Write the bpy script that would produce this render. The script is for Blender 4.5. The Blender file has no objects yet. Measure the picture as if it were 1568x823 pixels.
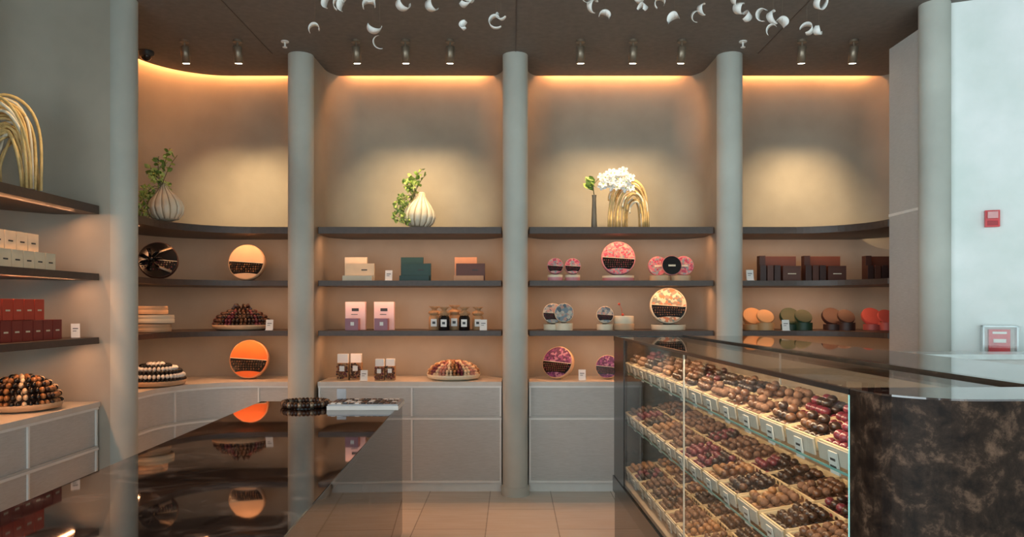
import bpy, bmesh, math, random
from mathutils import Vector, Matrix, Euler
random.seed(7)
R = random.uniform
scene = bpy.context.scene
scene.view_settings.view_transform = 'Standard'
scene.view_settings.exposure = 0.05

# ------------------------------------------------------------------ materials
_m = {}
def mat(name, col, rough=0.5, metal=0.0, var=0.12, scale=12.0, bump=0.0, emit=None, es=0.0, spec=0.5, coat=0.0):
    if name in _m: return _m[name]
    m = bpy.data.materials.new(name); m.use_nodes = True
    nt = m.node_tree; p = nt.nodes['Principled BSDF']
    p.inputs['Roughness'].default_value = rough
    p.inputs['Metallic'].default_value = metal
    p.inputs['Specular IOR Level'].default_value = spec
    p.inputs['Coat Weight'].default_value = coat
    tc = nt.nodes.new('ShaderNodeTexCoord')
    n = nt.nodes.new('ShaderNodeTexNoise'); n.inputs['Scale'].default_value = scale
    n.inputs['Detail'].default_value = 5
    nt.links.new(tc.outputs['Object'], n.inputs['Vector'])
    r = nt.nodes.new('ShaderNodeValToRGB')
    r.color_ramp.elements[0].position = 0.3; r.color_ramp.elements[1].position = 0.7
    r.color_ramp.elements[0].color = (*[c*(1-var) for c in col], 1)
    r.color_ramp.elements[1].color = (*[min(1, c*(1+var)) for c in col], 1)
    nt.links.new(n.outputs['Fac'], r.inputs['Fac'])
    nt.links.new(r.outputs['Color'], p.inputs['Base Color'])
    if bump:
        b = nt.nodes.new('ShaderNodeBump'); b.inputs['Strength'].default_value = bump
        b.inputs['Distance'].default_value = 0.01
        nt.links.new(n.outputs['Fac'], b.inputs['Height']); nt.links.new(b.outputs['Normal'], p.inputs['Normal'])
    if emit:
        p.inputs['Emission Color'].default_value = (*emit, 1); p.inputs['Emission Strength'].default_value = es
    _m[name] = m
    return m

def plaster(name, col):
    m = mat(name, col, 0.75, var=0.14, scale=1.8)
    nt = m.node_tree; p = nt.nodes['Principled BSDF']
    n2 = nt.nodes.new('ShaderNodeTexNoise'); n2.inputs['Scale'].default_value = 90; n2.inputs['Detail'].default_value = 4
    tc = [x for x in nt.nodes if x.type == 'TEX_COORD'][0]
    nt.links.new(tc.outputs['Object'], n2.inputs['Vector'])
    b = nt.nodes.new('ShaderNodeBump'); b.inputs['Strength'].default_value = 0.12; b.inputs['Distance'].default_value = 0.004
    nt.links.new(n2.outputs['Fac'], b.inputs['Height']); nt.links.new(b.outputs['Normal'], p.inputs['Normal'])
    return m

def linen(name, col, rough=0.6):
    m = mat(name, col, rough, var=0.04, scale=3)
    nt = m.node_tree; p = nt.nodes['Principled BSDF']
    tc = [x for x in nt.nodes if x.type == 'TEX_COORD'][0]
    ramp = [x for x in nt.nodes if x.type == 'VALTORGB'][0]
    mp = nt.nodes.new('ShaderNodeMapping'); mp.inputs['Scale'].default_value = (20, 20, 400)
    nt.links.new(tc.outputs['Object'], mp.inputs['Vector'])
    n = nt.nodes.new('ShaderNodeTexNoise'); n.inputs['Scale'].default_value = 1.0
    nt.links.new(mp.outputs['Vector'], n.inputs['Vector'])
    mx = nt.nodes.new('ShaderNodeMix'); mx.data_type = 'RGBA'; mx.blend_type = 'OVERLAY'
    mx.inputs[0].default_value = 0.25
    nt.links.new(ramp.outputs['Color'], mx.inputs[6]); nt.links.new(n.outputs['Fac'], mx.inputs[7])
    nt.links.new(mx.outputs[2], p.inputs['Base Color'])
    return m

def marble(name, dark, mid, vein, rough, scale=2.2, ior=1.7, dist=0.9):
    m = bpy.data.materials.new(name); m.use_nodes = True; nt = m.node_tree; p = nt.nodes['Principled BSDF']
    tc = nt.nodes.new('ShaderNodeTexCoord')
    n = nt.nodes.new('ShaderNodeTexNoise'); n.inputs['Scale'].default_value = scale*2.2; n.inputs['Detail'].default_value = 12
    n.inputs['Roughness'].default_value = 0.72; n.inputs['Distortion'].default_value = dist
    nt.links.new(tc.outputs['Object'], n.inputs['Vector'])
    r = nt.nodes.new('ShaderNodeValToRGB'); e = r.color_ramp.elements
    e[0].position = 0.40; e[0].color = (*dark, 1); e[1].position = 0.70; e[1].color = (*vein, 1)
    k = e.new(0.54); k.color = (*mid, 1)
    nt.links.new(n.outputs['Fac'], r.inputs['Fac']); nt.links.new(r.outputs['Color'], p.inputs['Base Color'])
    p.inputs['Roughness'].default_value = rough
    p.inputs['IOR'].default_value = ior
    _m[name] = m
    return m

def glassmat(name, tint=(0.97, 0.99, 0.98), g0=0.035, g1=0.6):
    m = bpy.data.materials.new(name); m.use_nodes = True; nt = m.node_tree
    for x in list(nt.nodes): nt.nodes.remove(x)
    o = nt.nodes.new('ShaderNodeOutputMaterial'); mx = nt.nodes.new('ShaderNodeMixShader')
    ge = nt.nodes.new('ShaderNodeNewGeometry'); dt = nt.nodes.new('ShaderNodeVectorMath'); dt.operation = 'DOT_PRODUCT'
    nt.links.new(ge.outputs['Incoming'], dt.inputs[0]); nt.links.new(ge.outputs['Normal'], dt.inputs[1])
    def M(op, a, b):
        n = nt.nodes.new('ShaderNodeMath'); n.operation = op
        for i, v in enumerate((a, b)):
            if isinstance(v, (int, float)): n.inputs[i].default_value = v
            elif v is not None: nt.links.new(v, n.inputs[i])
        return n.outputs[0]
    f = M('ADD', M('MULTIPLY', M('POWER', M('SUBTRACT', 1.0, M('ABSOLUTE', dt.outputs['Value'], None)), 5.0), g1), g0)
    t = nt.nodes.new('ShaderNodeBsdfTransparent'); t.inputs['Color'].default_value = (*tint, 1)
    g = nt.nodes.new('ShaderNodeBsdfGlossy'); g.inputs['Roughness'].default_value = 0.0
    nt.links.new(f, mx.inputs[0]); nt.links.new(t.outputs[0], mx.inputs[1]); nt.links.new(g.outputs[0], mx.inputs[2])
    nt.links.new(mx.outputs[0], o.inputs[0]); _m[name] = m
    return m

def voro(name, cols, scale=60, rough=0.5):
    m = bpy.data.materials.new(name); m.use_nodes = True; nt = m.node_tree; p = nt.nodes['Principled BSDF']
    tc = nt.nodes.new('ShaderNodeTexCoord'); v = nt.nodes.new('ShaderNodeTexVoronoi'); v.inputs['Scale'].default_value = scale
    nt.links.new(tc.outputs['Object'], v.inputs['Vector'])
    s = nt.nodes.new('ShaderNodeSeparateColor'); nt.links.new(v.outputs['Color'], s.inputs[0])
    r = nt.nodes.new('ShaderNodeValToRGB'); r.color_ramp.interpolation = 'CONSTANT'; e = r.color_ramp.elements
    e[0].position = 0; e[0].color = (*cols[0], 1); e[1].position = 1/len(cols); e[1].color = (*cols[1], 1)
    for i in range(2, len(cols)):
        k = e.new(i/len(cols)); k.color = (*cols[i], 1)
    nt.links.new(s.outputs[0], r.inputs['Fac']); nt.links.new(r.outputs['Color'], p.inputs['Base Color'])
    p.inputs['Roughness'].default_value = rough; _m[name] = m
    return m

PL = plaster('plaster_taupe', (0.35, 0.31, 0.245))
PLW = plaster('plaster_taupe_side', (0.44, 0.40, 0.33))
COL = plaster('plaster_column', (0.50, 0.51, 0.46))
PLR = plaster('plaster_pale_daylit', (0.86, 0.95, 0.91))  # right wall: strong daylight put into the pale, cool base colour
CEIL = linen('ceiling_fabric', (0.165, 0.145, 0.13), 0.7)
SHELF = mat('shelf_wood', (0.070, 0.046, 0.036), 0.45, scale=30)
CAB = linen('cabinet_linen', (0.54, 0.535, 0.51), 0.5)
TRIM = mat('trim_light', (0.84, 0.84, 0.81), 0.3, var=0.03)
TOPM = mat('cabinet_top', (0.66, 0.61, 0.54), 0.35, var=0.05)
MARB = marble('marble_dark', (0.010, 0.006, 0.005), (0.040, 0.024, 0.018), (0.24, 0.165, 0.125), 0.03, 2.4, 1.75)
MARB2 = marble('marble_block', (0.006, 0.003, 0.002), (0.020, 0.011, 0.007), (0.105, 0.060, 0.038), 0.5, 9, 1.2, 0.25)
BLK = mat('black_frame', (0.008, 0.007, 0.007), 0.15, var=0.05)
GL = glassmat('clear_glass')
GE = mat('glass_edge', (0.35, 0.72, 0.66), 0.15, var=0.05)
GE2 = mat('glass_edge_dim', (0.14, 0.30, 0.27), 0.2, var=0.05)
TAN = mat('tan_card', (0.60, 0.40, 0.24), 0.6)
CREAM = mat('cream_card', (0.78, 0.68, 0.50), 0.6, var=0.05)
WHITE = mat('white_card', (0.85, 0.84, 0.80), 0.5, var=0.03)
TAG = mat('tag_grey', (0.48, 0.46, 0.42), 0.5, var=0.03)
INK = mat('ink', (0.03, 0.03, 0.03), 0.5)
BRONZE = mat('bronze', (0.28, 0.22, 0.16), 0.35, 0.6)
LAMP = mat('lamp_lens', (1, 1, 1), 0.5, emit=(1, 0.85, 0.6), es=25)
LED = mat('led_strip', (1, 1, 1), 0.5, emit=(1.0, 0.38, 0.12), es=52)
CHOCS = [mat('choc_dark', (0.030, 0.012, 0.007), 0.3), mat('choc_milk', (0.11, 0.042, 0.018), 0.35),
         mat('choc_caramel', (0.30, 0.13, 0.045), 0.4), mat('choc_white', (0.66, 0.50, 0.32), 0.4),
         mat('choc_ruby', (0.14, 0.02, 0.03), 0.3), mat('choc_hazel', (0.17, 0.075, 0.038), 0.7, bump=0.5, scale=80)]
GREEN = mat('leaf_green', (0.18, 0.30, 0.06), 0.5, var=0.35, scale=20)
LIME = mat('bloom_lime', (0.50, 0.62, 0.18), 0.6, var=0.2, scale=30)
STEM = mat('stem', (0.16, 0.15, 0.06), 0.6)
PETAL = mat('petal_white', (0.88, 0.87, 0.84), 0.5, var=0.03)
STRAW = mat('straw', (0.74, 0.50, 0.20), 0.45, var=0.2, scale=25)
VASE = mat('vase_cream', (0.82, 0.74, 0.58), 0.4, var=0.1)
VASE2 = mat('vase_groove', (0.45, 0.35, 0.23), 0.5, var=0.1)

# ------------------------------------------------------------------ builder
_ico = {}
def ico(s):
    if s not in _ico:
        bm = bmesh.new(); bmesh.ops.create_icosphere(bm, subdivisions=s, radius=1)
        bm.verts.ensure_lookup_table()
        _ico[s] = ([v.co.copy() for v in bm.verts], [[v.index for v in f.verts] for f in bm.faces]); bm.free()
    return _ico[s]

class B:
    def __init__(s, name): s.name = name; s.v = []; s.f = []; s.mi = []; s.sm = []; s.mats = []
    def add(s, vs, fs, m, smooth=False, M=None):
        o = len(s.v)
        if m not in s.mats: s.mats.append(m)
        k = s.mats.index(m)
        s.v.extend([tuple(M @ Vector(v)) for v in vs] if M is not None else [tuple(v) for v in vs])
        for f in fs: s.f.append([o+i for i in f]); s.mi.append(k); s.sm.append(smooth)
        return s
    def box(s, x0, x1, y0, y1, z0, z1, m, M=None):
        vs = [(x, y, z) for z in (z0, z1) for y in (y0, y1) for x in (x0, x1)]
        return s.add(vs, [(0, 2, 3, 1), (4, 5, 7, 6), (0, 1, 5, 4), (2, 6, 7, 3), (0, 4, 6, 2), (1, 3, 7, 5)], m, False, M)
    def prism(s, poly, z0, z1, m, M=None, smooth=False):
        n = len(poly)
        vs = [(x, y, z0) for x, y in poly] + [(x, y, z1) for x, y in poly]
        s.add(vs, [list(range(n))[::-1], list(range(n, 2*n))], m, False, M)
        return s.add(vs, [(i, (i+1) % n, n+(i+1) % n, n+i) for i in range(n)], m, smooth, M)
    def lathe(s, prof, n, m, M=None, rib=0, ribn=12, smooth=True, m2=None):
        vs = []
        for r, z in prof:
            for i in range(n):
                a = 2*math.pi*i/n; rr = r*(1-rib*(0.5+0.5*math.cos(a*ribn))**4)
                vs.append((rr*math.cos(a), rr*math.sin(a), z))
        fs = [(j*n+i, j*n+(i+1) % n, (j+1)*n+(i+1) % n, (j+1)*n+i) for j in range(len(prof)-1) for i in range(n)]
        s.add(vs, fs, m, smooth, M)
        s.add(vs[:n], [list(range(n))[::-1]], m, False, M); s.add(vs[-n:], [list(range(n))], m2 or m, False, M)
        return s
    def sph(s, c, r, m, sub=2, M=None):
        vs, fs = ico(sub)
        if not hasattr(r, '__len__'): r = (r, r, r)
        return s.add([(c[0]+v.x*r[0], c[1]+v.y*r[1], c[2]+v.z*r[2]) for v in vs], fs, m, True, M)
    def tube(s, pts, r, m, n=6, M=None, flat=1.0):
        pts = [Vector(p) for p in pts]; vs = []
        for i, p in enumerate(pts):
            d = (pts[min(i+1, len(pts)-1)]-pts[max(i-1, 0)]).normalized()
            up = Vector((0, 1, 0)) if abs(d.y) < 0.9 else Vector((1, 0, 0))
            a = d.cross(up).normalized(); b = d.cross(a).normalized()
            rr = r if not callable(r) else r(i/(len(pts)-1))
            for k in range(n):
                t = 2*math.pi*k/n; vs.append(p+a*math.cos(t)*rr+b*math.sin(t)*rr*flat)
        fs = [(j*n+i, j*n+(i+1) % n, (j+1)*n+(i+1) % n, (j+1)*n+i) for j in range(len(pts)-1) for i in range(n)]
        fs += [list(range(n))[::-1], list(range((len(pts)-1)*n, len(pts)*n))]
        return s.add(vs, fs, m, True, M)
    def obj(s, loc=(0, 0, 0), rot=(0, 0, 0), parent=None, bevel=0, fixn=True):
        me = bpy.data.meshes.new(s.name); me.from_pydata(s.v, [], s.f)
        for m in s.mats: me.materials.append(m)
        me.polygons.foreach_set('material_index', s.mi); me.polygons.foreach_set('use_smooth', s.sm); me.update()
        if fixn:
            bm = bmesh.new(); bm.from_mesh(me); bmesh.ops.recalc_face_normals(bm, faces=bm.faces); bm.to_mesh(me); bm.free()
        o = bpy.data.objects.new(s.name, me); scene.collection.objects.link(o)
        o.location = loc; o.rotation_euler = rot
        if parent: o.parent = parent
        if bevel:
            md = o.modifiers.new('bevel', 'BEVEL'); md.width = bevel; md.segments = 2; md.limit_method = 'ANGLE'
        return o

def arc(cx, cy, r, a0, a1, n=12):
    return [(cx+r*math.cos(math.radians(a0+(a1-a0)*i/n)), cy+r*math.sin(math.radians(a0+(a1-a0)*i/n))) for i in range(n+1)]
def offset(path, d):
    out = []
    for i, p in enumerate(path):
        a = Vector(path[max(i-1, 0)]); b = Vector(path[min(i+1, len(path)-1)]); t = (b-a).normalized()
        out.append((p[0]-t.y*d, p[1]+t.x*d))
    return out
def T(x, y, z, rz=0, rx=0, ry=0, s=1):
    return Matrix.Translation((x, y, z)) @ Matrix.Rotation(rz, 4, 'Z') @ Matrix.Rotation(rx, 4, 'X') @ Matrix.Rotation(ry, 4, 'Y') @ Matrix.Scale(s, 4)
def wallribbon(name, path, z0, z1, m, smooth=True):
    b = B(name); n = len(path)
    b.add([(x, y, z0) for x, y in path]+[(x, y, z1) for x, y in path], [(i, i+1, n+i+1, n+i) for i in range(n-1)], m, smooth)
    o = b.obj(fixn=False)
    md = o.modifiers.new('edge', 'EDGE_SPLIT'); md.split_angle = math.radians(35)
    return o
def area(name, loc, sx, sy, power, col, rot=(0, 0, 0), parent=None):
    l = bpy.data.lights.new(name, 'AREA'); l.shape = 'RECTANGLE'; l.size = sx; l.size_y = sy; l.energy = power; l.color = col
    o = bpy.data.objects.new(name, l); scene.collection.objects.link(o); o.location = loc; o.rotation_euler = rot
    if parent: o.parent = parent
    return o

H = 3.60; YB = 6.65
CX = [-1.73, 0.027, 1.783]
# ------------------------------------------------------------------ room shell
fm = bpy.data.materials.new('floor_stone'); fm.use_nodes = True; nt = fm.node_tree; p = nt.nodes['Principled BSDF']
tc = nt.nodes.new('ShaderNodeTexCoord'); mp = nt.nodes.new('ShaderNodeMapping'); mp.inputs['Rotation'].default_value = (0, 0, math.radians(90)); mp.inputs['Location'].default_value = (0.1, 0.18, 0)
br = nt.nodes.new('ShaderNodeTexBrick'); br.inputs['Scale'].default_value = 1.0; br.inputs['Brick Width'].default_value = 1.0
br.inputs['Row Height'].default_value = 0.5; br.inputs['Mortar Size'].default_value = 0.004
br.inputs['Color1'].default_value = (0.82, 0.75, 0.65, 1); br.inputs['Color2'].default_value = (0.75, 0.68, 0.58, 1); br.inputs['Mortar'].default_value = (0.42, 0.36, 0.28, 1)
nt.links.new(tc.outputs['Object'], mp.inputs['Vector']); nt.links.new(mp.outputs['Vector'], br.inputs['Vector'])
n1 = nt.nodes.new('ShaderNodeTexNoise'); n1.inputs['Detail'].default_value = 8; n1.inputs['Scale'].default_value = 3
mp2 = nt.nodes.new('ShaderNodeMapping'); mp2.inputs['Scale'].default_value = (1.2, 9, 1)
nt.links.new(tc.outputs['Object'], mp2.inputs['Vector']); nt.links.new(mp2.outputs['Vector'], n1.inputs['Vector'])
mx = nt.nodes.new('ShaderNodeMix'); mx.data_type = 'RGBA'; mx.blend_type = 'OVERLAY'; mx.inputs[0].default_value = 0.4
nt.links.new(br.outputs['Color'], mx.inputs[6]); nt.links.new(n1.outputs['Fac'], mx.inputs[7]); nt.links.new(mx.outputs[2], p.inputs['Base Color'])
p.inputs['Roughness'].default_value = 0.35
B('floor').box(-3.4, 4.4, -2.6, 6.8, -0.1, 0, fm).obj()

cpoly = [(-3.3, -2.6), (4.3, -2.6), (4.3, 5.0), (3.45, 5.2), (3.45, 6.58)] + arc(-2.5, 5.95, 0.63, 90, 180) + [(-3.13, 5.1), (-3.3, 4.9)]
B('ceiling').prism(cpoly, H, H+0.05, CEIL).obj()
B('ceiling.001').box(-3.5, 4.4, -2.6, 6.8, H+0.12, H+0.2, CEIL).obj()
b = B('trim_1')
for x in (-1.95, 0.03, 2.0): b.box(x-0.003, x+0.003, 3.0, 6.0, H-0.003, H, SHELF)
b.obj()
covepath = [(-3.17, 5.15)] + arc(-2.5, 5.95, 0.67, 180, 90) + [(3.3, 6.62)]
a1 = offset(covepath, 0.015); a2 = offset(covepath, -0.015)
B('cove_light').prism(a1+a2[::-1], H+0.05, H+0.065, LED).obj()

FR = 0.26
def fin(cx):
    k = 0.105+FR
    return [(cx-k, YB)] + arc(cx-k, YB-FR, FR, 90, 0, 12)[1:] + [(cx-0.10, 6.08), (cx+0.10, 6.08)] + arc(cx+k, YB-FR, FR, 180, 90, 12)
wp = arc(-2.5, 5.95, 0.7, 180, 90)
for c in CX: wp += fin(c)
wp += [(3.1, YB)] + arc(3.1, YB-0.3, 0.3, 90, 0, 8)[1:] + [(3.4, 5.13)]
wp = [(-3.2, 5.05)] + wp
wallribbon('wall_back', wp, 0, H+0.12, PL)
wallribbon('wall_left', [(-3.2, 1.4)] + arc(-2.92, 4.56, 0.28, 180, 90, 10) + [(-2.62, 4.855)], 0, H+0.1, PLW)
B('wall_divider').box(-3.2, -2.63, 4.86, 5.05, 0, H, PL).obj()
wallribbon('wall_right', [(3.4, 5.14), (2.93, 5.02), (4.2, 4.5), (4.2, -2.5)], 0, H+0.1, PLR, False)
def window(name, M, w):
    b = B(name)
    for i in range(int(w/1.4)+1): b.box(i*1.4-0.03, i*1.4+0.03, -0.04, 0.04, 0, H, BLK, M)
    b.box(0, w, -0.04, 0.04, 0, 0.1, BLK, M); b.box(0, w, -0.04, 0.04, H-0.1, H, BLK, M)
    b.obj()
window('window_1', T(-3.2, -2.5, 0), 7.4)
window('window_2', T(-3.2, -2.5, 0, math.radians(90)), 3.9)

def column(x, y, r, z1=H):
    b = B('column'); b.lathe([(r+0.012, 0), (r+0.012, 0.07), (r+0.004, 0.075), (r, 0.08), (r, z1)], 48, COL, T(x, y, 0)); b.obj()
column(-2.625, 4.955, 0.103)
for c in CX: column(c, 6.05, 0.103)
column(2.88, 5.03, 0.098)

# ------------------------------------------------------------------ shelving and cabinets
ZS = [(2.145, 2.20), (1.712, 1.756), (1.298, 1.340)]
ZC = 0.918
Lfront = [(-2.70, 5.07)] + arc(-2.1, 5.5, 0.6, 180, 90, 16) + [(-1.83, 6.1)]
Rfront = [(1.90, 6.1)] + arc(2.3, 5.565, 0.535, 90, 0, 16)
segs = {
 'N1': (Lfront, [(-1.83, 6.5), (-2.0, 6.64), (-2.5, 6.64)] + arc(-2.5, 5.95, 0.69, 90, 180, 10) + [(-3.19, 5.07)]),
 'N2': ([(-1.605, 6.1), (-0.085, 6.1)], [(-0.085, 6.45), (-0.24, 6.64), (-1.46, 6.64), (-1.605, 6.45)]),
 'N3': ([(0.14, 6.1), (1.67, 6.1)], [(1.67, 6.45), (1.52, 6.64), (0.28, 6.64), (0.14, 6.45)]),
 'N4': (Rfront, [(3.1, 5.57), (3.38, 5.57), (3.38, 6.3), (3.1, 6.64), (2.0, 6.64), (1.9, 6.5)]),
 'W': ([(-2.70, 2.0), (-2.70, 4.83)], [(-3.0, 4.83), (-3.19, 4.6), (-3.19, 2.0)]),
}
def strip(b, path, d0, d1, z0, z1, m):
    a = offset(path, d0); c = offset(path, d1); b.prism(a+c[::-1], z0, z1, m)
for key, (fr, bk) in segs.items():
    for i, (z0, z1) in enumerate(ZS):
        b = B('display_shelf'); b.prism(fr+bk, z0, z1, SHELF)
        b.obj(bevel=0.006)
    b = B('base_cabinet')
    b.prism(offset(fr, 0.05)+bk, 0.0, 0.075, TRIM)
    b.prism(offset(fr, 0.02)+bk, 0.075, 0.885, CAB)
    b.prism(offset(fr, -0.005)+bk, 0.885, ZC, TOPM)
    strip(b, fr, 0.025, 0.004, 0.603, 0.618, TRIM)
    strip(b, fr, 0.025, 0.008, 0.618, 0.632, CAB)
    strip(b, fr, 0.025, 0.004, 0.080, 0.098, TRIM)
    strip(b, fr, 0.025, 0.004, 0.868, 0.885, TRIM)
    def vs(px, py, w=0.006): b.box(px-w, px+w, py-w, py+w, 0.08, 0.885, TRIM)
    if key == 'N2':
        for x in (-1.595, -0.83, -0.095): vs(x, 6.116, 0.007)
    if key == 'N3':
        for x in (0.15, 0.90, 1.66): vs(x, 6.116, 0.007)
    if key == 'N1':
        q = offset(fr, 0.016)
        for i in (6, 17): vs(*q[i])
    if key == 'W':
        for y in (3.0, 3.57, 4.14, 4.82): vs(-2.716, y, 0.007)
    b.obj()

WARM = (1.0, 0.45, 0.20)
for key, x0, x1 in (('N1', -2.45, -1.9), ('N2', -1.55, -0.14), ('N3', 0.19, 1.62), ('N4', 1.95, 3.0)):
    for z0, z1 in ZS:
        area('shelf_led', ((x0+x1)/2, 6.22, z0-0.006), x1-x0, 0.015, 2.8*(x1-x0), WARM, (math.radians(18), 0, 0))
for z0, z1 in ZS:
    area('shelf_led', (-2.82, 3.6, z0-0.006), 0.015, 2.3, 7.0, WARM, (0, math.radians(-18), 0))
    area('shelf_led', (-2.83, 5.35, z0-0.006), 0.015, 0.5, 1.5, WARM, (0, math.radians(-18), 0))
    area('shelf_led', (-2.60, 5.90, z0-0.006), 0.35, 0.015, 1.2, WARM, (math.radians(15), 0, math.radians(45)))

b = B('tall_cabinet')
b.box(2.84, 3.38, 5.145, 5.555, 0, 2.215, CAB); b.box(2.84, 3.38, 5.145, 5.555, 2.235, 3.48, CAB)
b.box(2.835, 3.38, 5.14, 5.555, 2.215, 2.235, TRIM); b.obj()

# ------------------------------------------------------------------ ceiling spots
SX = [-2.53, -2.12, -1.206, -0.824, -0.478, 0.529, 0.937, 1.313, 2.24, 2.64]
AIM = [-2.45, -2.15, -1.05, -0.8, -0.6, 0.65, 0.9, 1.15, 2.45, 2.7]
def spot(x, y, tgt, e, ang):
    head = Vector((x, y, 3.545)); d = (tgt-head).normalized()
    tilt = Vector((d.x*0.35, d.y*0.35, -1)).normalized()
    q = Vector((0, 0, -1)).rotation_difference(tilt).to_matrix().to_4x4()
    b = B('ceiling_spotlight')
    b.lathe([(0.034, 3.583), (0.034, 3.60)], 20, BRONZE, T(x, y, 0)); b.lathe([(0.008, 3.53), (0.008, 3.59)], 8, BRONZE, T(x, y, 0))
    M = Matrix.Translation((x, y, 3.555)) @ q
    b.lathe([(0.027, 0.0), (0.033, -0.006), (0.033, -0.130), (0.029, -0.130), (0.026, -0.118)], 24, BRONZE, M)
    b.lathe([(0.026, -0.129), (0.026, -0.125)], 20, LAMP, M)
    b.obj()
    l = bpy.data.lights.new('spot_beam', 'SPOT'); l.energy = e; l.color = (1, 0.70, 0.38); l.spot_size = math.radians(ang); l.spot_blend = 1.0; l.shadow_soft_size = 0.025
    o = bpy.data.objects.new('spot_beam', l); scene.collection.objects.link(o)
    o.location = head+tilt*0.16; o.rotation_euler = (tgt-o.location).to_track_quat('-Z', 'Y').to_euler()
for x, ax in zip(SX, AIM): spot(x, 5.7, Vector((ax, 6.64, 2.30)), 58 if -2 < x < 2 else 78, 58)
spot(-2.25, 4.1, Vector((-2.95, 4.2, 2.3)), 35, 45)  # extra spot out of view, added to brighten the straw sculpture
b = B('security_camera'); b.lathe([(0.06, 3.6), (0.06, 3.575), (0.05, 3.56)], 24, INK, T(-2.95, 5.95, 0)); b.sph((-2.95, 5.95, 3.565), 0.042, BLK, 3); b.obj()
for x in (-1.76, 1.79):
    b = B('fire_sprinkler'); b.lathe([(0.03, 3.592), (0.03, 3.6)], 16, TRIM, T(x, 5.72, 0)); b.lathe([(0.007, 3.555), (0.007, 3.595)], 8, TRIM, T(x, 5.72, 0)); b.lathe([(0.018, 3.55), (0.018, 3.555)], 12, TRIM, T(x, 5.72, 0)); b.obj()

# ------------------------------------------------------------------ hanging petal mobile
pet = [(-1.19, 3.22), (-1.13, 3.40), (-1.03, 3.35), (-1.00, 3.35), (-0.85, 3.35), (-0.86, 3.40), (-0.82, 3.19), (-0.84, 3.24), (-0.65, 3.35), (-0.49, 3.40), (-0.29, 3.37), (-0.29, 3.28), (-0.26, 3.40),
       (-0.10, 3.32), (-0.07, 3.37), (0.45, 3.41), (0.50, 3.385), (0.58, 3.34), (0.78, 3.33), (0.76, 3.41), (0.90, 3.38), (0.97, 3.26), (1.13, 3.32), (1.18, 3.38), (1.38, 3.35), (1.44, 3.33), (1.36, 3.41), (1.58, 3.22),
       (1.56, 3.36), (1.62, 3.34), (1.69, 3.31), (1.85, 3.37), (1.855, 3.23), (1.84, 3.27)]
b = B('hanging_petal_mobile')
for x, z in pet:
    y = 4.5 + R(-0.12, 0.12); r = R(0.028, 0.042); n = 16; sweep = R(2.8, 5.0); w = R(0.022, 0.032)
    M = T(x, y, z, R(-0.9, 0.9), R(-0.5, 0.5), R(0, 6.28)); vs = []
    for i in range(n+1):
        t = i/n; a = sweep*t; ww = w*(0.30+0.70*math.sin(math.pi*min(1, t*0.9+0.1))); rr = r*(0.8+0.55*t)
        vs += [(rr*math.cos(a), -ww, rr*math.sin(a)), (rr*math.cos(a), ww, rr*math.sin(a)), (rr*0.93*math.cos(a), ww, rr*0.93*math.sin(a)), (rr*0.93*math.cos(a), -ww, rr*0.93*math.sin(a))]
    fs = []
    for i in range(n):
        for k in range(4): fs.append((i*4+k, i*4+(k+1) % 4, (i+1)*4+(k+1) % 4, (i+1)*4+k))
    b.add(vs, fs, PETAL, True, M)
    b.tube([(x, y, z), (x, y, 3.6)], 0.0004, BRONZE, 4)
b.obj()

# ------------------------------------------------------------------ stone table (left)
th = 0.037
b = B('marble_table')
b.box(-0.955, 0, -3.9, 0, 0.87, 0.90, MARB); b.box(-0.95, -0.004, -3.89, -0.004, 0, 0.87, MARB)
b.obj(loc=(-0.742, 5.02, 0), rot=(0, 0, th), bevel=0.003)
b = B('beaded_tray'); M = Matrix.Translation((-1.32, 4.72, 0.901))
b.lathe([(0.13, 0.0), (0.13, 0.008), (0.0001, 0.008)], 40, BLK, M)
for k in range(36):
    a = k*math.pi/18; b.sph((-1.32+0.14*math.cos(a), 4.72+0.13*math.sin(a), 0.923), (0.017, 0.018, 0.022), CHOCS[0] if k % 3 else BRONZE, 2)
b.obj()
MG = mat('menu_grey', (0.45, 0.47, 0.5), 0.3)
b = B('chocolate_menu_box'); M = T(-0.925, 4.70, 0.901, 0.02)
b.box(-0.22, 0.22, -0.15, 0.15, 0, 0.025, WHITE, M); b.box(-0.215, 0.215, -0.145, 0.145, 0.025, 0.035, MG, M)
for i in range(11):
    for j in range(4):
        b.box(-0.200+i*0.037, -0.200+i*0.037+0.026, -0.125+j*0.063, -0.125+j*0.063+0.045, 0.035, 0.041, random.choice([INK, WHITE, CHOCS[1], BLK]), M)
b.box(-0.22, -0.16, 0.14, 0.15, 0.035, 0.10, MG, M)
b.obj()

# ------------------------------------------------------------------ display counter (right)
O = bpy.data.objects.new('chocolate_display_counter', None); scene.collection.objects.link(O)
O.location = (0.66, 4.77, 0); O.rotation_euler = (0, 0, th)
LN = 3.08; ZT = 1.35; ZB = 0.45
b = B('stone_body')
b.box(0.004, 0.90, -LN, 0, 0.0, 0.35, MARB)
b.box(0.0, 0.03, -0.03, 0, 0.35, ZT, BLK); b.box(0.0, 0.47, -0.02, 0.0, 0.35, ZT, BLK)
b.box(-0.008, 0.90, -LN, 0.008, 0.35, ZB, BLK)
b.box(0.49, 0.90, -LN, -0.01, ZB, 1.31, MARB)
b.box(0.47, 0.91, -LN-0.02, 0.0, 1.31, ZT, MARB)
b.box(0.445, 0.475, -LN, 0.0, 1.335, ZT+0.006, BLK)
b.box(-0.003, 0.47, -0.03, 0.003, ZT-0.03, ZT+0.002, BLK)
b.box(-0.003, 0.008, -0.34, -0.02, ZB, ZT, BLK)
b.box(-0.002, 0.012, -LN, -0.34, ZT-0.012, ZT+0.001, BLK)
b.obj(parent=O)
b = B('end_block')
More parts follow.
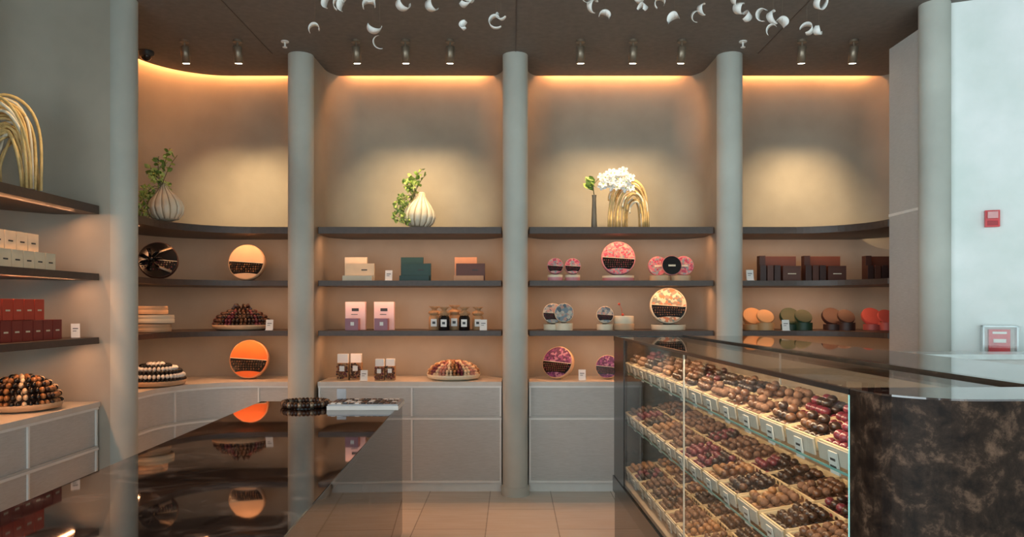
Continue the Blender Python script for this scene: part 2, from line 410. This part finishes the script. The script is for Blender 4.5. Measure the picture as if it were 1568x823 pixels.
poly = [(0.0, -LN), (0.0, -LN-0.02)] + arc(0.17, -LN-0.05, 0.17, 180, 270, 12) + [(0.92, -LN-0.22), (0.92, -LN)]
b.prism(poly, 0, ZT, MARB2); b.obj(parent=O)
bb = B('end_block_cap'); bb.prism(poly, ZT, ZT+0.004, MARB); bb.obj(parent=O)
b = B('glass_panes')
b.box(0.0, 0.008, -LN+0.002, -0.34, ZB, ZT-0.013, GL); b.box(0.012, 0.445, -LN+0.002, -0.03, ZT-0.010, ZT-0.002, GL); b.obj(parent=O)
b = B('glass_edges')
b.box(-0.001, 0.009, -LN-0.001, -LN+0.004, ZB, ZT-0.013, GE)
for z in (1.13, 0.82): b.box(0.037, 0.040, -LN+0.02, -0.1, z, z+0.006, GE2)
b.box(0.012, 0.018, -1.62, -1.612, ZB, ZT-0.012, TAG); b.box(0.43, 0.436, -1.62, -1.612, ZB, ZT-0.012, TAG)
b.obj(parent=O)
b = B('glass_tiers')
for z in (1.13, 0.82): b.box(0.04, 0.44, -LN+0.02, -0.1, z, z+0.006, GL)
b.obj(parent=O)
b = B('case_lining'); LIN = mat('lining', (0.30, 0.22, 0.155), 0.4)
b.box(0.47, 0.488, -LN, -0.02, ZB, 1.31, LIN); b.box(0.01, 0.48, -LN, -0.02, ZB, ZB+0.02, LIN); b.obj(parent=O)
b = B('chocolates'); tr = B('chocolate_trays'); GOLD = mat('tray_gold', (0.72, 0.54, 0.32), 0.35)
SKT = mat('tray_skirt', (0.40, 0.35, 0.29), 0.5)
tone = [[0], [1], [2, 5], [4], [5], [1, 5], [0, 1], [1, 2], [5, 1], [4, 0], [0], [1, 0]]
TINT = [mat('choc_rose', (0.45, 0.20, 0.15), 0.4)]
for ti, z0 in enumerate((1.145, 0.835, 0.49)):
    y = -0.14; k = 0
    while y > -LN+0.2:
        L = 0.20; y1 = y-L; x0, x1 = (0.05, 0.33) if ti == 0 else (0.05, 0.43)
        Mt = Matrix.Translation((x0, 0, z0+0.01)) @ Matrix.Rotation(math.radians(-9), 4, 'Y')
        W = (x1-x0)
        tr.box(0, W, y1+0.008, y-0.008, 0, 0.006, GOLD, Mt)
        for (a, c, d, e) in ((0, 0.006, y1+0.008, y-0.008), (W-0.006, W, y1+0.008, y-0.008), (0, W, y1+0.008, y1+0.012), (0, W, y-0.012, y-0.008), (W*0.5-0.003, W*0.5+0.003, y1+0.008, y-0.008)):
            tr.box(a, c, d, e, 0, 0.036, GOLD, Mt)
        tr.box(-0.006, -0.001, y1+0.012, y-0.012, -0.012, 0.032, SKT, Mt)
        tr.box(-0.012, -0.008, y-0.125, y-0.078, -0.035, 0.022, TAG, Mt)
        tr.box(-0.0135, -0.012, y-0.115, y-0.09, -0.0, 0.006, INK, Mt); tr.box(-0.0135, -0.012, y-0.115, y-0.085, -0.02, -0.013, INK, Mt)
        st = 0.034
        ni = int((W-0.02)/st)
        for half in (0, 1):
            tn = random.choice(tone); kind = random.random()
            i0, i1 = (0, ni//2) if half == 0 else (ni//2, ni)
            for i in range(i0, i1):
                for j in range(5):
                    cx = 0.024+i*st+0.004*half; cy = y-0.028-j*0.036
                    m = CHOCS[random.choice(tn)]
                    rr = 0.0155; sub = 3 if y < -2.2 and ti == 0 else 2
                    if kind < 0.6: b.sph((cx+R(-.002, .002), cy+R(-.002, .002), 0.024), (rr, rr, rr*R(.85, 1)), m, sub, Mt)
                    else: b.sph((cx, cy, 0.022), (rr*1.02, rr*1.08, rr*0.75), m, sub, Mt)
                    if i < i1-1 and j < 4 and random.random() < 0.9:
                        b.sph((cx+st/2+R(-.003, .003), cy-0.018, 0.047), (rr, rr, rr*0.9), m, sub, Mt)
                    if i0 < i < i1-1 and 0 < j < 4 and ti == 0 and random.random() < 0.7:
                        b.sph((cx, cy, 0.068), (rr, rr, rr*0.9), m, sub, Mt)
        y -= L+0.006
b.obj(parent=O); tr.obj(parent=O)
CW = (1.0, 0.72, 0.46)
area('case_led', (0.03, -1.6, 1.325), 0.012, 2.8, 9, CW, (0, math.radians(-25), 0), O)
for z in (1.12, 0.81): area('case_led', (0.07, -1.6, z), 0.012, 2.8, 6.0, CW, (0, math.radians(-25), 0), O)

b = B('back_service_counter'); b.box(2.36, 3.9, 4.34, 4.60, 0, 1.23, CAB); b.box(2.34, 3.9, 4.32, 4.60, 1.23, 1.26, mat('pale_top', (0.6, 0.66, 0.65), 0.15)); b.obj()

# ------------------------------------------------------------------ wall devices
RED = mat('alarm_red', (0.65, 0.02, 0.03), 0.3)
wr = math.atan2(-0.52, 1.27)
b = B('fire_alarm_strobe'); M = T(3.190, 4.91, 2.124, wr)
b.box(-0.042, 0.042, -0.035, 0.0, -0.055, 0.055, RED, M); b.box(-0.03, 0.03, -0.05, -0.035, 0.0, 0.045, mat('strobe_lens', (0.7, 0.3, 0.3), 0.1), M)
b.box(-0.03, 0.03, -0.038, -0.035, -0.045, -0.015, mat('alarm_dark', (0.4, 0.01, 0.02), 0.4), M); b.obj(bevel=0.004)
b = B('fire_alarm_pull_station'); M = T(3.225, 4.895, 1.315, wr)
b.box(-0.06, 0.06, -0.04, 0, -0.075, 0.075, RED, M); b.box(-0.035, 0.035, -0.05, -0.04, -0.012, 0.012, WHITE, M); b.box(-0.04, 0.04, -0.043, -0.04, 0.045, 0.06, WHITE, M)
b.box(-0.10, 0.10, -0.004, 0, -0.10, 0.10, WHITE, M)
for (x0, x1, z0, z1) in ((-0.10, -0.09, -0.10, 0.10), (0.09, 0.10, -0.10, 0.10), (-0.10, 0.10, 0.09, 0.10), (-0.10, 0.10, -0.10, -0.09)):
    b.box(x0, x1, -0.07, 0, z0, z1, mat('clear_cover', (0.75, 0.85, 0.88), 0.1), M)
b.box(-0.10, 0.10, -0.072, -0.069, -0.10, 0.10, GL, M); b.obj()

# ------------------------------------------------------------------ merchandise helpers
def card(x, y, z, w=0.06, h=0.09, rz=0):
    b = B('price_card'); M = T(x, y, z+0.001, rz, math.radians(-10))
    b.box(-w/2, w/2, -0.002, 0.002, 0, h, WHITE, M); b.box(-w*0.3, w*0.3, -0.003, -0.002, h*0.62, h*0.68, INK, M); b.box(-w*0.3, w*0.1, -0.003, -0.002, h*0.45, h*0.49, INK, M)
    b.box(-w/2, w/2, -0.02, 0.02, 0, 0.004, WHITE, T(x, y, z+0.001, rz)); b.obj()

def disc_parts(b, M, r, face, dots, side, depth=0.05, band=True):
    n = 48
    RX = M @ Matrix.Rotation(math.radians(90), 4, 'X')
    b.lathe([(r*0.97, -depth/2), (r, -depth/2+0.004), (r, depth/2-0.004), (r*0.97, depth/2)], n, side, RX)
    b.lathe([(r*0.955, depth/2), (r*0.95, depth/2+0.002)], n, face, RX)
    yf = -depth/2-0.0025
    if band:
        N = 30; tops = []; bots = []
        for i in range(N+1):
            x = -0.94*r+1.88*r*i/N; c = math.sqrt(max(0, (0.945*r)**2-x*x))
            zt = max(-c, min(c, -0.02*r-0.07*r*(x/r))); zb = max(-c, -0.78*r+0.16*r*math.cos(x/r*1.5))
            zb = min(zb, zt); tops.append((x, yf, zt)); bots.append((x, yf, zb))
        vs = tops+bots; b.add(vs, [(i, i+1, N+2+i, N+1+i) for i in range(N)], BLK if dots[0] in CHOCS else dots[0], False, M)
        vs = [(x, yf-0.001, z) for x, y, z in tops]+[(x, yf-0.001, z+0.03*r) for x, y, z in tops]
        b.add(vs, [(i, i+1, N+2+i, N+1+i) for i in range(N)], CREAM, False, M)
        st = 0.13*r
        zz = -0.14*r; row = 0
        while zz > -0.62*r:
            xm = math.sqrt(max(0, (0.86*r)**2-zz*zz)); xx = -xm+(row % 2)*st*0.5
            while xx < xm:
                if -0.70*r+0.12*r*math.cos(xx/r*1.5) < zz < -0.02*r-0.07*xx-st*0.5: b.sph((xx, yf, zz), st*0.38, random.choice(dots), 1, M)
                xx += st
            zz -= st; row += 1

def round_box(x, y, z, r, face, dots, side=TAN, lean=10, yaw=0, stand=0.0, band=True, depth=0.05):
    b = B('round_chocolate_box'); z += 0.001
    if stand: b.lathe([(r*0.9, 0), (r*0.92, 0.004), (r*0.92, stand-0.004), (r*0.9, stand)], 40, side, T(x, y+0.02, z)); b.lathe([(r*0.94, stand*0.6), (r*0.94, stand)], 40, CREAM, T(x, y+0.02, z))
    M = T(x, y, z+stand+0.005, yaw, math.radians(-lean)) @ Matrix.Translation((0, 0, r+0.001))
    disc_parts(b, M, r, face, dots, side, depth, band)
    b.box(-r*0.25, r*0.25, depth/2, depth/2+0.05, -r*0.96, -r*0.8, side, M)
    return b.obj()

def bow(b, M, m, s=1.0):
    for k in range(7):
        a = k*math.pi*2/7
        pts = [Vector((0, 0, 0)), Vector((0.05*math.cos(a), 0.05*math.sin(a), 0.035))*s, Vector((0.065*math.cos(a), 0.065*math.sin(a), 0.012))*s, Vector((0.02*math.cos(a), 0.02*math.sin(a), 0.0))*s]
        b.tube(pts, 0.012*s, m, 6, M, 0.35)
    b.sph((0, 0, 0.01), 0.016*s, m, 2, M)

def dome(x, y, z, r, h, cols, tray=TAN, withbow=None, wedge=False):
    b = B('chocolate_dome_platter'); M = T(x, y, z+0.001)
    b.lathe([(r*0.70, 0), (r*0.96, 0.012), (r*1.0, 0.03), (r*1.02, 0.045), (r*0.97, 0.045)], 56, tray, M)
    b.lathe([(r*0.9, 0.04), (r*0.82, h*0.45), (r*0.55, h*0.8), (0.01, h*0.9)], 40, CHOCS[0], M)
    nr = 6
    for k in range(nr):
        t = k/(nr-1)*math.radians(76); rr = r*0.92*math.cos(t); zz = 0.05+(h-0.05)*math.sin(t)
        n = max(6, int(2*math.pi*rr/0.030))
        for i in range(n):
            a = 2*math.pi*(i+0.5*(k % 2))/n
            Mi = M @ T(rr*math.cos(a), rr*math.sin(a), zz, a)
            ci = int(a/(2*math.pi)*24) if wedge else k
            b.sph((0, 0, 0), (0.022, 0.0135, 0.018), cols[ci % len(cols)], 2, Mi)
    if withbow: bow(b, M @ Matrix.Translation((0, 0, h)), withbow, 1.2)
    return b.obj()

def mc(name, c, rough=0.5): return mat(name, c, rough, var=0.05)
PEACH = mc('peach_card', (0.78, 0.50, 0.29)); ORANGE = mc('orange_card', (0.78, 0.14, 0.01)); PINKP = voro('pink_confetti', [(0.65, 0.17, 0.20), (0.65, 0.17, 0.20), (0.58, 0.35, 0.28), (0.45, 0.06, 0.11), (0.25, 0.30, 0.30)], 70)
PURP = voro('purple_confetti', [(0.10, 0.02, 0.09), (0.20, 0.04, 0.15), (0.06, 0.01, 0.05), (0.34, 0.16, 0.24)], 60)
FLOR = voro('floral_confetti', [(0.55, 0.48, 0.38), (0.20, 0.25, 0.28), (0.40, 0.37, 0.31), (0.10, 0.13, 0.15), (0.5, 0.28, 0.22)], 45)
PAT = voro('pastel_confetti', [(0.62, 0.54, 0.40), (0.5, 0.18, 0.08), (0.16, 0.20, 0.17), (0.62, 0.52, 0.36), (0.30, 0.22, 0.15)], 45)
DG = mc('dark_green_card', (0.012, 0.055, 0.045)); DB = mc('dark_brown_card', (0.045, 0.018, 0.014)); DB2 = mc('chestnut_card', (0.09, 0.03, 0.018))
PINK = mc('pink_card', (0.65, 0.28, 0.30)); ORC = mc('apricot_card', (0.68, 0.32, 0.15)); REDC = mc('red_card', (0.58, 0.06, 0.03)); REDD = mc('maroon_card', (0.25, 0.03, 0.022))

e_ = 0.0015
z1, z2, z3, z4 = 2.20+e_, 1.756+e_, 1.34+e_, ZC+e_
# --- niche 1
b = B('ribboned_platter'); M = T(-2.83, 5.90, z2+0.006, 0.35, math.radians(-12)) @ Matrix.Translation((0, 0, 0.15)); disc_parts(b, M, 0.148, BLK, [CHOCS[0], CHOCS[4], BRONZE], DB, 0.05, True)
bow(b, M @ Matrix.Translation((-0.05, -0.04, 0.0)) @ Matrix.Rotation(math.radians(90), 4, 'X'), BLK, 1.3)
for s in (-1, 1): b.tube([(-0.05, -0.035, 0), (0.0, -0.036, 0.06*s), (0.1, -0.034, 0.1*s)], 0.012, BRONZE, 6, M, 0.3)
b.obj()
round_box(-2.27, 6.30, z2, 0.155, PEACH, [CHOCS[0], CHOCS[1], CHOCS[2]])
b = B('stacked_round_boxes')
for i, (dx, rr) in enumerate(((0.0, 0.155), (0.03, 0.15), (0.0, 0.13))): b.lathe([(rr, i*0.07), (rr+.003, i*0.07+0.004), (rr+.003, i*0.07+0.03), (rr-.002, i*0.07+0.034), (rr+.003, i*.07+.038), (rr, i*0.07+0.062)], 44, TAN if i != 1 else CREAM, T(-2.84+dx, 5.78, z3+0.001))
b.obj()
dome(-2.305, 6.30, z3, 0.235, 0.17, [CHOCS[0], CHOCS[4], CHOCS[0], CHOCS[1]], TAN, CHOCS[0], True); card(-2.02, 6.14, z3)
dome(-2.80, 5.80, z4, 0.22, 0.17, [BLK, WHITE], TAN)
round_box(-2.25, 6.30, z4, 0.165, ORANGE, [CHOCS[0], CHOCS[1]], side=ORC)
# --- niche 2
def leaning_set(x, y, z, m1, m2):
    b = B('gift_box_set')
    b.box(x-0.13, x+0.06, y+0.03, y+0.06, z, z+0.205, m1); b.box(x-0.115, x+0.13, y-0.01, y+0.018, z, z+0.15, m2); b.box(x-0.13, x+0.12, y-0.06, y-0.02, z, z+0.045, m1)
    b.box(x+0.02, x+0.07, y-0.0115, y-0.01, z+0.09, z+0.10, INK); b.obj(bevel=0.002)
leaning_set(-1.30, 6.28, z2, CREAM, mc('ivory', (0.72, 0.58, 0.38))); card(-1.04, 6.22, z2)
leaning_set(-0.82, 6.28, z2, DG, DG); leaning_set(-0.36, 6.28, z2, ORC, DB2)
for x in (-1.338, -1.093):
    b = B('pink_gift_boxes'); b.box(x-0.085, x+0.085, 6.30, 6.36, z3, z3+0.24, mc('pale_pink', (0.80, 0.60, 0.62)))
    b.box(x-0.06, x+0.05, 6.18, 6.26, z3, z3+0.10, mc('mauve', (0.38, 0.17, 0.22)))
    b.box(x-0.03, x+0.03, 6.298, 6.30, z3+0.16, z3+0.185, INK); b.box(x-0.035, x+0.02, 6.298, 6.30, z3+0.13, z3+0.135, INK); b.box(x-0.015, x+0.015, 6.178, 6.18, z3+0.04, z3+0.07, WHITE); b.obj(bevel=0.002)
KR = mc('kraft', (0.40, 0.24, 0.12), 0.8)
def jar(b, x, y, z, s=1, body=None):
    M = T(x, y, z, 0, 0, 0, s)
    b.lathe([(0.042, 0), (0.046, 0.006), (0.046, 0.10), (0.036, 0.118), (0.030, 0.125)], 28, body or CHOCS[1], M)
    b.lathe([(0.034, 0.12), (0.05, 0.135), (0.045, 0.15), (0.018, 0.162), (0.022, 0.172), (0.048, 0.192), (0.03, 0.19)], 28, KR, M, 0.2, 9)
    b.box(-0.024, 0.024, -0.048, -0.044, 0.03, 0.09, WHITE, M); b.box(-0.012, 0.012, -0.049, -0.048, 0.05, 0.07, INK, M)
b = B('preserve_jars'); jar(b, -0.66, 6.28, z3, 1.05, KR); jar(b, -0.57, 6.2, z3, 1.02, BLK); jar(b, -0.49, 6.30, z3, 1.1, KR); jar(b, -0.40, 6.2, z3, 1.02, BLK); jar(b, -0.29, 6.28, z3, 1.02, KR); b.obj()
card(-0.24, 6.17, z3)
def bag(x, y, z, w, h, n=2):
    b = B('chocolate_gift_bag')
    for i in range(n):
        xx = x+(i-(n-1)/2)*w; yy = y+0.03*i
        b.box(xx-w*0.45, xx+w*0.45, yy-0.035, yy+0.035, z, z+h*0.66, KR); b.prism([(xx-w*0.42, yy-0.02), (xx+w*0.42, yy-0.02), (xx+w*0.42, yy+0.02), (xx-w*0.42, yy+0.02)], z+h*0.66, z+h, WHITE)
        for j in range(70): b.sph((xx+R(-.42, .42)*w, yy-0.036, z+R(0.08, 0.63)*h), 0.010, random.choice([CHOCS[0], CHOCS[1], CHOCS[5], CHOCS[4], CHOCS[2]]), 1)
        b.box(xx-w*.2, xx+w*.2, yy-0.049, yy-0.047, z+h*.35, z+h*.55, WHITE)
    b.obj()
bag(-1.377, 6.25, z4, 0.105, 0.22); bag(-1.07, 6.22, z4, 0.085, 0.18); card(-1.235, 6.15, z4)
dome(-0.50, 6.33, z4, 0.225, 0.15, [CHOCS[3], TINT[0], CHOCS[3], CHOCS[2], CHOCS[4]], CREAM, None, True)
# --- niche 3
def small_pair(xs, r, face, z, extra=None, y=6.22):
    for i, x in enumerate(xs): round_box(x, y+0.03*i, z, r, face, [CHOCS[0], CHOCS[4]], side=extra or PINK, stand=0.05, depth=0.035)
small_pair((0.365, 0.515), 0.068, PINKP, z2)
round_box(0.909, 6.30, z2, 0.145, PINKP, [CHOCS[0], CHOCS[4]], side=PINK, stand=0.045)
b = B('round_chocolate_box')
b.lathe([(0.085, 0.001), (0.085, 0.045)], 36, TAN, T(1.25, 6.25, z2)); b.lathe([(0.085, 0.001), (0.085, 0.045)], 36, TAN, T(1.43, 6.25, z2))
for i, (x, f, y) in enumerate(((1.245, PINKP, 6.30), (1.46, PINKP, 6.26), (1.345, BLK, 6.21))):
    M = T(x, y, z2+0.045, 0, math.radians(-8)) @ Matrix.Translation((0, 0, 0.085)); disc_parts(b, M, 0.083, f, [CHOCS[0]], PINK, 0.03, False)
    b.box(-0.03, 0.03, -0.02, -0.0185, -0.01, 0.005, CREAM, M)
b.obj()
small_pair((0.345,), 0.085, FLOR, z3, CREAM); round_box(0.435, 6.16, z3, 0.08, FLOR, [CHOCS[0]], CREAM, stand=0.06, band=False, depth=0.035)
small_pair((0.785,), 0.072, FLOR, z3, CREAM)
b = B('stacked_round_boxes'); b.lathe([(0.085, 0.001), (0.088, .004), (0.088, 0.05), (0.085, .055)], 36, TAN, T(0.95, 6.27, z3)); b.lathe([(0.08, 0.055), (0.083, .06), (0.083, 0.115), (0.08, .12)], 36, CREAM, T(0.95, 6.27, z3))
b.tube([(0.93, 6.2, z3+.12), (0.92, 6.2, z3+.18), (0.90, 6.2, z3+.22)], 0.002, REDC, 5); b.sph((0.90, 6.2, z3+.22), 0.01, REDC); b.sph((0.93, 6.2, z3+.13), 0.012, REDC); b.obj()
round_box(1.338, 6.30, z3, 0.155, PAT, [CHOCS[0], CHOCS[5], CHOCS[1]], side=CREAM, stand=0.045)
round_box(0.374, 6.28, z4, 0.14, PURP, [CHOCS[1], CHOCS[4]], side=TAN, yaw=-0.5, lean=20); card(0.59, 6.2, z4)
round_box(0.81, 6.28, z4, 0.10, PURP, [CHOCS[1], CHOCS[4]], side=TAN, yaw=-0.3, lean=12)
# --- niche 4
card(1.985, 6.15, z2)
def stepped(x, z):
    b = B('gift_box_tower')
    b.box(x-0.10, x+0.19, 6.34, 6.40, z, z+0.215, DB2); b.box(x-0.15, x-0.10, 6.26, 6.33, z, z+0.215, DB)
    for i in range(3): b.box(x-0.17+i*0.06, x-0.12+i*0.06, 6.18, 6.25, z, z+0.13, DB if i != 1 else DB2)
    b.box(x+0.02, x+0.17, 6.18, 6.25, z, z+0.125, DB2); b.box(x+0.06, x+0.13, 6.178, 6.18, z+0.055, z+0.062, CREAM); b.obj(bevel=0.002)
stepped(2.25, z2); stepped(2.63, z2); stepped(3.15, z2)
def trio(x, m):
    b = B('round_gift_tins'); y = 6.2
    M = T(x-0.02, y+0.08, z3+0.05, 0, math.radians(-35)) @ Matrix.Translation((0, 0, 0.075)); disc_parts(b, M, 0.085, m, [CHOCS[0]], m, 0.035, False)
    b.lathe([(0.07, 0.001), (0.07, 0.05)], 32, m, T(x-0.05, y+0.05, z3))
    b.lathe([(0.07, 0.001), (0.07, 0.065)], 32, m, T(x+0.05, y, z3)); M = T(x+0.05, y-0.03, z3+0.068, 0, math.radians(-40)) @ Matrix.Translation((0, 0, 0.06)); disc_parts(b, M, 0.072, m, [CHOCS[0]], m, 0.02, False); b.obj()
trio(2.08, mc('sand_tin', (0.50, 0.28, 0.12))); trio(2.40, mc('green_tin', (0.012, 0.045, 0.022))); trio(2.76, mc('brown_tin', (0.05, 0.02, 0.015))); trio(3.10, mc('coral_tin', (0.50, 0.10, 0.08)))
card(2.25, 6.06, z3)
# --- left wall bay
def boxes_row(name, z, rows, m, m2, w, h, d, lab):
    b = B(name)
    for (y1, x, zz, n) in rows:
        for i in range(n):
            y = y1-(i+1)*w; b.box(x-d, x, y+0.003, y+w-0.003, zz, zz+h, m if (zz > z) else m2)
            b.box(x, x+0.001, y+w*0.3, y+w*0.7, zz+h*0.42, zz+h*0.5, lab)
    b.obj(bevel=0.002)
boxes_row('cream_gift_boxes', z2, [(4.53, -2.80, z2, 8), (4.60, -2.90, z2, 9), (4.43, -2.84, z2+0.108, 7)], CREAM, CREAM, 0.10, 0.106, 0.09, INK)
boxes_row('red_gift_boxes', z3, [(4.56, -2.78, z3, 8), (4.42, -2.80, z3+0.122, 7)], REDC, REDD, 0.092, 0.12, 0.12, CREAM)
card(-2.78, 4.70, z3, 0.05, 0.09, 0.6)
dome(-2.95, 4.44, z4, 0.215, 0.20, [CHOCS[2], BLK, CHOCS[3], BLK, CHOCS[2], CHOCS[0]], TAN, None, True)

# ------------------------------------------------------------------ floral pieces
def leaf(b, p, d, L, w, m):
    d = Vector(d).normalized(); s = d.cross(Vector((R(-1, 1), R(-1, 1), R(-1, 1)))).normalized(); nrm = d.cross(s)
    p = Vector(p); vs = [p, p+d*L*0.35+s*w, p+d*L*0.75+s*w*0.8, p+d*L+nrm*L*0.1, p+d*L*0.75-s*w*0.8, p+d*L*0.35-s*w, p+d*L*0.5-nrm*w*0.4]
    b.add(vs, [(0, 1, 6), (1, 2, 6), (2, 3, 6), (3, 4, 6), (4, 5, 6), (5, 0, 6)], m, True)
def gourd(x, y, z, s=1.0, flip=1, gf=1):
    b = B('vase_with_greenery'); M = T(x, y, z+0.012, 0, 0, math.radians(6*flip), s)
    prof = [(0.05, 0), (0.09, 0.01), (0.128, 0.05), (0.14, 0.10), (0.125, 0.15), (0.09, 0.20), (0.055, 0.24), (0.035, 0.27), (0.026, 0.30), (0.022, 0.305), (0.018, 0.29)]
    pr = []
    for i in range(len(prof)-1):
        for k in range(3):
            t = k/3; pr.append((prof[i][0]*(1-t)+prof[i+1][0]*t, prof[i][1]*(1-t)+prof[i+1][1]*t))
    pr.append(prof[-1]); b.lathe(pr, 168, VASE, M, 0.10, 14)
    for k in range(14):
        a = 2*math.pi*k/14
        b.tube([(r*0.915*math.cos(a), r*0.915*math.sin(a), zz) for r, zz in prof[1:-2]], 0.005, VASE2, 5, M)
    base = Vector((x-0.03*s, y-0.03, z+0.27*s))
    cl = [(-0.12, 0.0, 0.16), (-0.17, -0.03, 0.20), (-0.10, -0.08, 0.08), (-0.03, 0.02, 0.28), (-0.18, -0.05, 0.10), (-0.13, -0.08, 0.24), (-0.07, -0.05, 0.36)]
    for c in cl:
        cc = Vector((x+c[0]*s*0.9, y+c[1], z+c[2]*s))
        b.tube([base, (base+cc)/2+Vector((0, 0, 0.03)), cc], 0.003, STEM, 5)
        for k in range(70):
            d = Vector((R(-1, 1), R(-1, 1), R(-1, 1))).normalized()
            leaf(b, cc+d*0.034*s, d+Vector((R(-.5, .5), R(-.5, .5), R(-.5, .5))), R(0.018, 0.034)*s, 0.011*s, LIME if k % 4 else GREEN)
    for c, n in (((0.02, 0, 0.52), 12), ((-0.05, -0.02, 0.46), 10), ((0.07, 0.0, 0.47), 6), ((-0.12, 0, 0.40), 8)):
        tip = Vector((x+c[0]*s*gf, y+c[1], z+c[2]*s*gf)); mid = (base+tip)/2+Vector((-0.03*s, 0, 0.02))
        pts = [base.lerp(mid, t/4).lerp(mid.lerp(tip, t/4), t/4) for t in range(5)]; b.tube(pts, 0.003, STEM, 5)
        for k in range(n):
            t = 0.35+0.65*k/n; q = base.lerp(mid, t).lerp(mid.lerp(tip, t), t)
            leaf(b, q, (R(-1, 1), R(-1, .3), R(-.2, .8)), R(0.04, 0.065)*s, 0.018*s, GREEN if k % 3 else LIME)
    b.obj()
gourd(-0.80, 6.30, z1, 1.0)
gourd(-2.71, 5.80, z1, 0.98, -1, 1.15)

def hoops(b, x, y, z, s, hh=1.0, ww=1.0, N=22):
    for k in range(N):
        t = k/(N-1); w = (0.045+0.065*t)*s*ww; h = (0.24+0.20*t+R(-.015, .015))*s*hh
        foot = x+(0.16-0.05*(1-t)+R(-.015, .015))*s; yy = y+R(-0.06, 0.06); pts = []
        for i in range(23):
            a = math.pi*i/22
            xx = foot-w+w*math.cos(a)-0.09*s*t*((1-math.cos(a))/2)**1.5; zz = z+h*(math.sin(a)**0.7)
            if a > math.pi/2 and k % 2 == 0: zz = z+h*(1-0.40*((1-math.sin(a))))
            pts.append((xx, yy+0.02*math.sin(3*a+k), max(zz, z+0.007)))
        b.tube(pts, 0.0085*s, STRAW if k % 4 else VASE, 6, None, 0.6)
def orchid(x, y, z, s=1.0):
    b = B('orchid_arrangement')
    hoops(b, x+0.07*s, y, z, s, 1.0, 1.15)
    b.lathe([(0.022, 0.001), (0.026, .01), (0.020, 0.15), (0.016, 0.26), (0.020, 0.29)], 20, mc('vase_grey', (0.12, 0.11, 0.09)), T(x-0.23*s, y-0.03, z, 0, 0, 0, s))
    st = Vector((x-0.23*s, y-0.03, z+0.28*s)); stem = [st, st+Vector((-0.01, 0, 0.10*s)), st+Vector((0.07*s, 0, 0.18*s)), st+Vector((0.2*s, -0.02, 0.16*s)), st+Vector((0.3*s, -0.03, 0.08*s))]
    b.tube(stem, 0.004, STEM, 6)
    for k in range(12): leaf(b, st+Vector((R(-.05, 0.02)*s, 0, R(0.04, .16)*s)), (R(-1, -.1), R(-.5, .2), R(0, .8)), 0.085*s, 0.026*s, LIME if k % 2 else GREEN)
    for k in range(34):
        c = Vector((x+R(-0.18, 0.10)*s, y+R(-0.14, -0.03), 0)); c.z = z+(0.35+R(0, 0.15)-0.22*abs((c.x-x)/s+0.03))*s
        f = Vector((R(-.6, .6), -1, R(-.3, .5))).normalized(); u = f.cross(Vector((0, 0, 1))).normalized(); v = u.cross(f)
        for q in range(5):
            a = 2*math.pi*q/5+R(-.1, .1); d = u*math.cos(a)+v*math.sin(a); sd = f.cross(d); L = R(.036, .046)*s; w = L*0.42
            b.add([c, c+d*L*.4+sd*w*.8+f*.004, c+d*L*.8+sd*w*.7+f*.012, c+d*L+f*.005, c+d*L*.8-sd*w*.7+f*.012, c+d*L*.4-sd*w*.8+f*.004], [(0, 1, 2, 3), (0, 3, 4, 5)], PETAL, False)
        b.sph(c+f*0.008, 0.007*s, LIME, 1)
    b.obj()
orchid(0.93, 6.32, z1, 1.0)
b = B('woven_straw_sculpture'); hoops(b, -2.90, 4.20, z1, 1.1, 1.12, 1.45, 38); b.obj()

# ------------------------------------------------------------------ daylight (sky made brighter on the left to light right wall and columns)
w = bpy.data.worlds.new('world'); scene.world = w; w.use_nodes = True; nt = w.node_tree
bg = nt.nodes['Background']; bg.inputs['Color'].default_value = (0.80, 0.95, 1.0, 1)
tc = nt.nodes.new('ShaderNodeTexCoord'); sx = nt.nodes.new('ShaderNodeSeparateXYZ'); nt.links.new(tc.outputs['Generated'], sx.inputs[0])
mr = nt.nodes.new('ShaderNodeMapRange'); mr.inputs['From Min'].default_value = -1.0; mr.inputs['From Max'].default_value = 0.2; mr.inputs['To Min'].default_value = 6.5; mr.inputs['To Max'].default_value = 2.0
nt.links.new(sx.outputs['X'], mr.inputs['Value']); nt.links.new(mr.outputs['Result'], bg.inputs['Strength'])
for nm, loc, sx_, sy, rot in (('window_portal', (0.5, -2.55, 1.8), 7.4, 3.6, (math.radians(90), 0, 0)), ('window_portal', (-3.25, -0.55, 1.8), 3.6, 3.9, (0, math.radians(-90), 0))):
    l = bpy.data.lights.new(nm, 'AREA'); l.shape = 'RECTANGLE'; l.size = sx_; l.size_y = sy; l.cycles.is_portal = True
    o = bpy.data.objects.new(nm, l); scene.collection.objects.link(o); o.location = loc; o.rotation_euler = rot

# ------------------------------------------------------------------ camera
cam = bpy.data.cameras.new('camera'); cam.sensor_width = 36; cam.lens = 36*1130/1568; cam.shift_y = 58.5/1568; cam.clip_start = 0.05
co = bpy.data.objects.new('camera', cam); scene.collection.objects.link(co); co.location = (0, 0, 1.54); co.rotation_euler = (math.radians(90), 0, 0)
scene.camera = co
